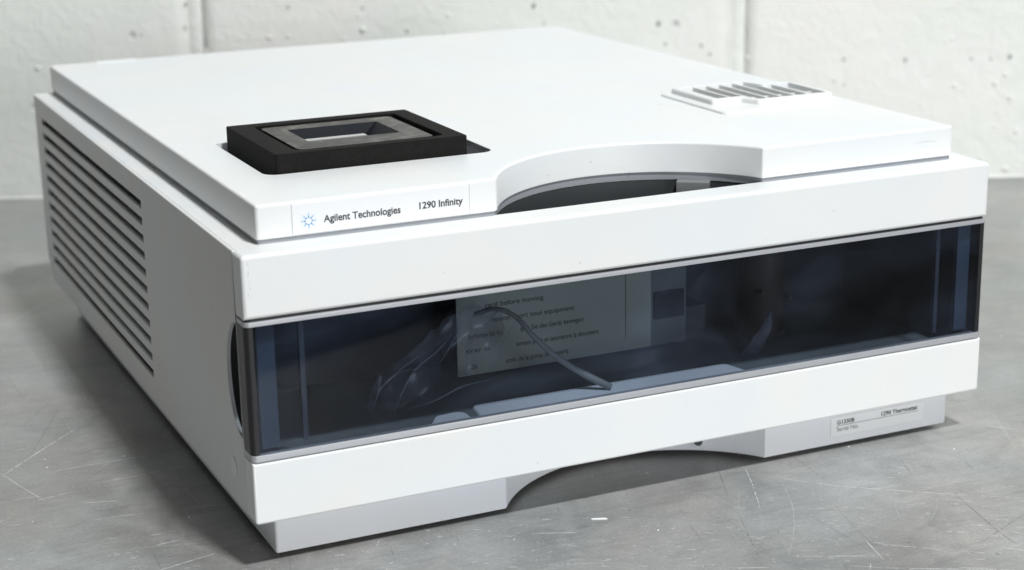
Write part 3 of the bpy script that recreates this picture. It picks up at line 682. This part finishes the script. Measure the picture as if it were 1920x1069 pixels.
# ------------------------------------------------------------------ inside, seen through the smoked window
ib = bpy.data.objects.new('interior', None); COL.objects.link(ib); ib.parent = inst
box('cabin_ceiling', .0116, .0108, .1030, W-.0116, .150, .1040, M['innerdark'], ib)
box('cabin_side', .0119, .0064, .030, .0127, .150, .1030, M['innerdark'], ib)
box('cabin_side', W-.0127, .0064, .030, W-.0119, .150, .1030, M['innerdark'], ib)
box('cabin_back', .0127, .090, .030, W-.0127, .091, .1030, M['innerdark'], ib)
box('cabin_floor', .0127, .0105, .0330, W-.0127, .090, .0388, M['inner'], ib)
prism('lit_floor_patch', fillet([(.1010, .0108), (.2320, .0108), (.2270, .0300), (.1040, .0310)], .0035, 5), .0388, .0402, M['lit_floor'], ib, r1=.0012)  # pale slab shaped to the lamp-lit floor; the rest is coloured dark
box('floor_lip', .0930, .0060, .0388, .2270, .0108, .0420, M['lit_floor'], ib, .0006)
prism('lit_floor_patch', fillet([(.0760, .0110), (.0985, .0110), (.0990, .0275), (.0860, .0265)], .004, 5), .0388, .0398, M['lit_floor'], ib, r1=.0008)  # smaller bright floor patch, its light likewise put into the colour
cd = box('instruction_card', .1135, .0670, .0400, .2100, .0682, .0805, M['card'], ib)
box('card_panel', .2100, .0672, .0400, .2285, .0690, .0805, M['inner'], ib)
CY = .0670
for s, x0, x1, z in (('card before moving', .1270, .1556, .0700), ('option short tool equipment', .1300, .1709, .0631), ('Entfernen Sie Ka', .1190, .1350, .0567), ('igen Sie das Gerät bewegen', .1440, .1754, .0570),
                     ('tirer la', .1175, .1291, .0503), ('lement prise et saturatore la document', .1420, .1832, .0502), ('Qu', .1195, .1228, .0429), ('ando de la prima de moverla', .1368, .1677, .0432)):
    text('printed_line', s, x0, x1, z, .0021, CY, M['ink'], cd, .01)
box('card_fold', .1967, CY-.0001, .0455, .1970, CY, .0790, M['ink'], cd)
box('dark_block', .2113, .0655, .0528, .2268, .0671, .0657, M['innerdark'], ib, .0005)
box('panel_step', .2285, .0680, .0400, .2400, .0890, .0560, M['panelgrey'], ib, .001)
bm = bmesh.new(); bmesh.ops.create_cone(bm, cap_ends=True, segments=28, radius1=.0115, radius2=.0115, depth=.062)
bm.transform(Matrix.Translation((.2680, .066, .070))); from_bm('valve_body', bm, M['brown'], ib)
for x, z in ((.2545, .066), (.2700, .062), (.2660, .046)):
    bm = bmesh.new(); bmesh.ops.create_cone(bm, cap_ends=True, segments=14, radius1=.0012, radius2=.0010, depth=.004)
    bm.transform(Matrix.Translation((x+.006, .0540, z-.004)) @ Matrix.Rotation(math.radians(90), 4, 'X')); from_bm('fitting', bm, M['panelgrey'], ib)

# loose things inside
t = tag(tube('drain_tube', [(.1130, .046, .0745), (.1205, .040, .0775), (.1270, .034, .0745), (.1320, .030, .0675), (.1420, .029, .0570), (.1530, .026, .0485), (.1650, .021, .0412)], [.0010, .0011, .0011, .0012, .0014, .0016], M['tube']),
        'clear grey tube bending down in front of the printed card', 'tube')
def crumple(name, ol, y0, seed, depth, mat, nu=26, nv=14):
    """crumpled film between two edges"""
    from mathutils import noise as mn
    bm = bmesh.new(); g = {}; lo, hi = ol
    def samp(L, t):
        x = t*(len(L)-1); i = min(int(x), len(L)-2); f_ = x-i; return L[i][0]*(1-f_)+L[i+1][0]*f_, L[i][1]*(1-f_)+L[i+1][1]*f_
    for i in range(nu+1):
        a, b = samp(lo, i/nu), samp(hi, i/nu)
        for j in range(nv+1):
            s = j/nv; x = a[0]*(1-s)+b[0]*s; z = a[1]*(1-s)+b[1]*s
            r = mn.noise(Vector((x*90, z*90, seed))); r2 = abs(mn.noise(Vector((x*230, z*60, seed+4))))
            g[i, j] = bm.verts.new((x+.002*r, y0+depth*(r+.6*r2)+depth*math.sin(s*math.pi)*.5, z+.001*r2))
    for i in range(nu):
        for j in range(nv): bm.faces.new((g[i, j], g[i+1, j], g[i+1, j+1], g[i, j+1]))
    return from_bm(name, bm, mat, None, True, 50)
b1 = crumple('plastic_bag', ([(.062, .0402), (.074, .0405), (.090, .042), (.104, .052), (.116, .060), (.124, .068)], [(.060, .047), (.066, .058), (.083, .067), (.097, .0775), (.110, .0815), (.126, .077)]), .036, 2.0, .009, M['film'])
tag(b1, 'crumpled clear plastic bag left of the printed card behind the window', 'bag')
for k, cr in enumerate(([(.0600, .043), (.0650, .052), (.0740, .0605), (.086, .0655)], [(.0700, .0410), (.0730, .0500), (.0800, .0590), (.0905, .0655), (.1000, .0755)], [(.0900, .0600), (.0960, .0680), (.1040, .0760), (.1110, .0790)],
                        [(.0980, .0560), (.1040, .0650), (.1090, .0720), (.1180, .0775), (.1240, .0770)], [(.0780, .0415), (.0880, .0450), (.1010, .0480), (.1130, .0490)], [(.1100, .0500), (.1170, .0580), (.1215, .0680), (.1250, .0745)])):
    tube('ridge_highlight', [(x, .0325+.0025*math.sin(x*300+k), z) for x, z in cr], [.0001, .0003, .0004, .0003, .0001], M['ridge_highlight'], b1, 6, 5)  # added pale tubes standing in for highlights on the film's ridges
b2 = crumple('plastic_bag', ([(.238, .0395), (.2425, .0455), (.250, .0545), (.2540, .0590)], [(.2475, .0390), (.2500, .0430), (.2540, .0510), (.2555, .0580)]), .034, 7.0, .003, new_mat('milky_film', (.10, .105, .135), .5, 0, .3)[0], 16, 8)
tag(b2, 'milky plastic finger standing upright in the right half of the window', 'film')
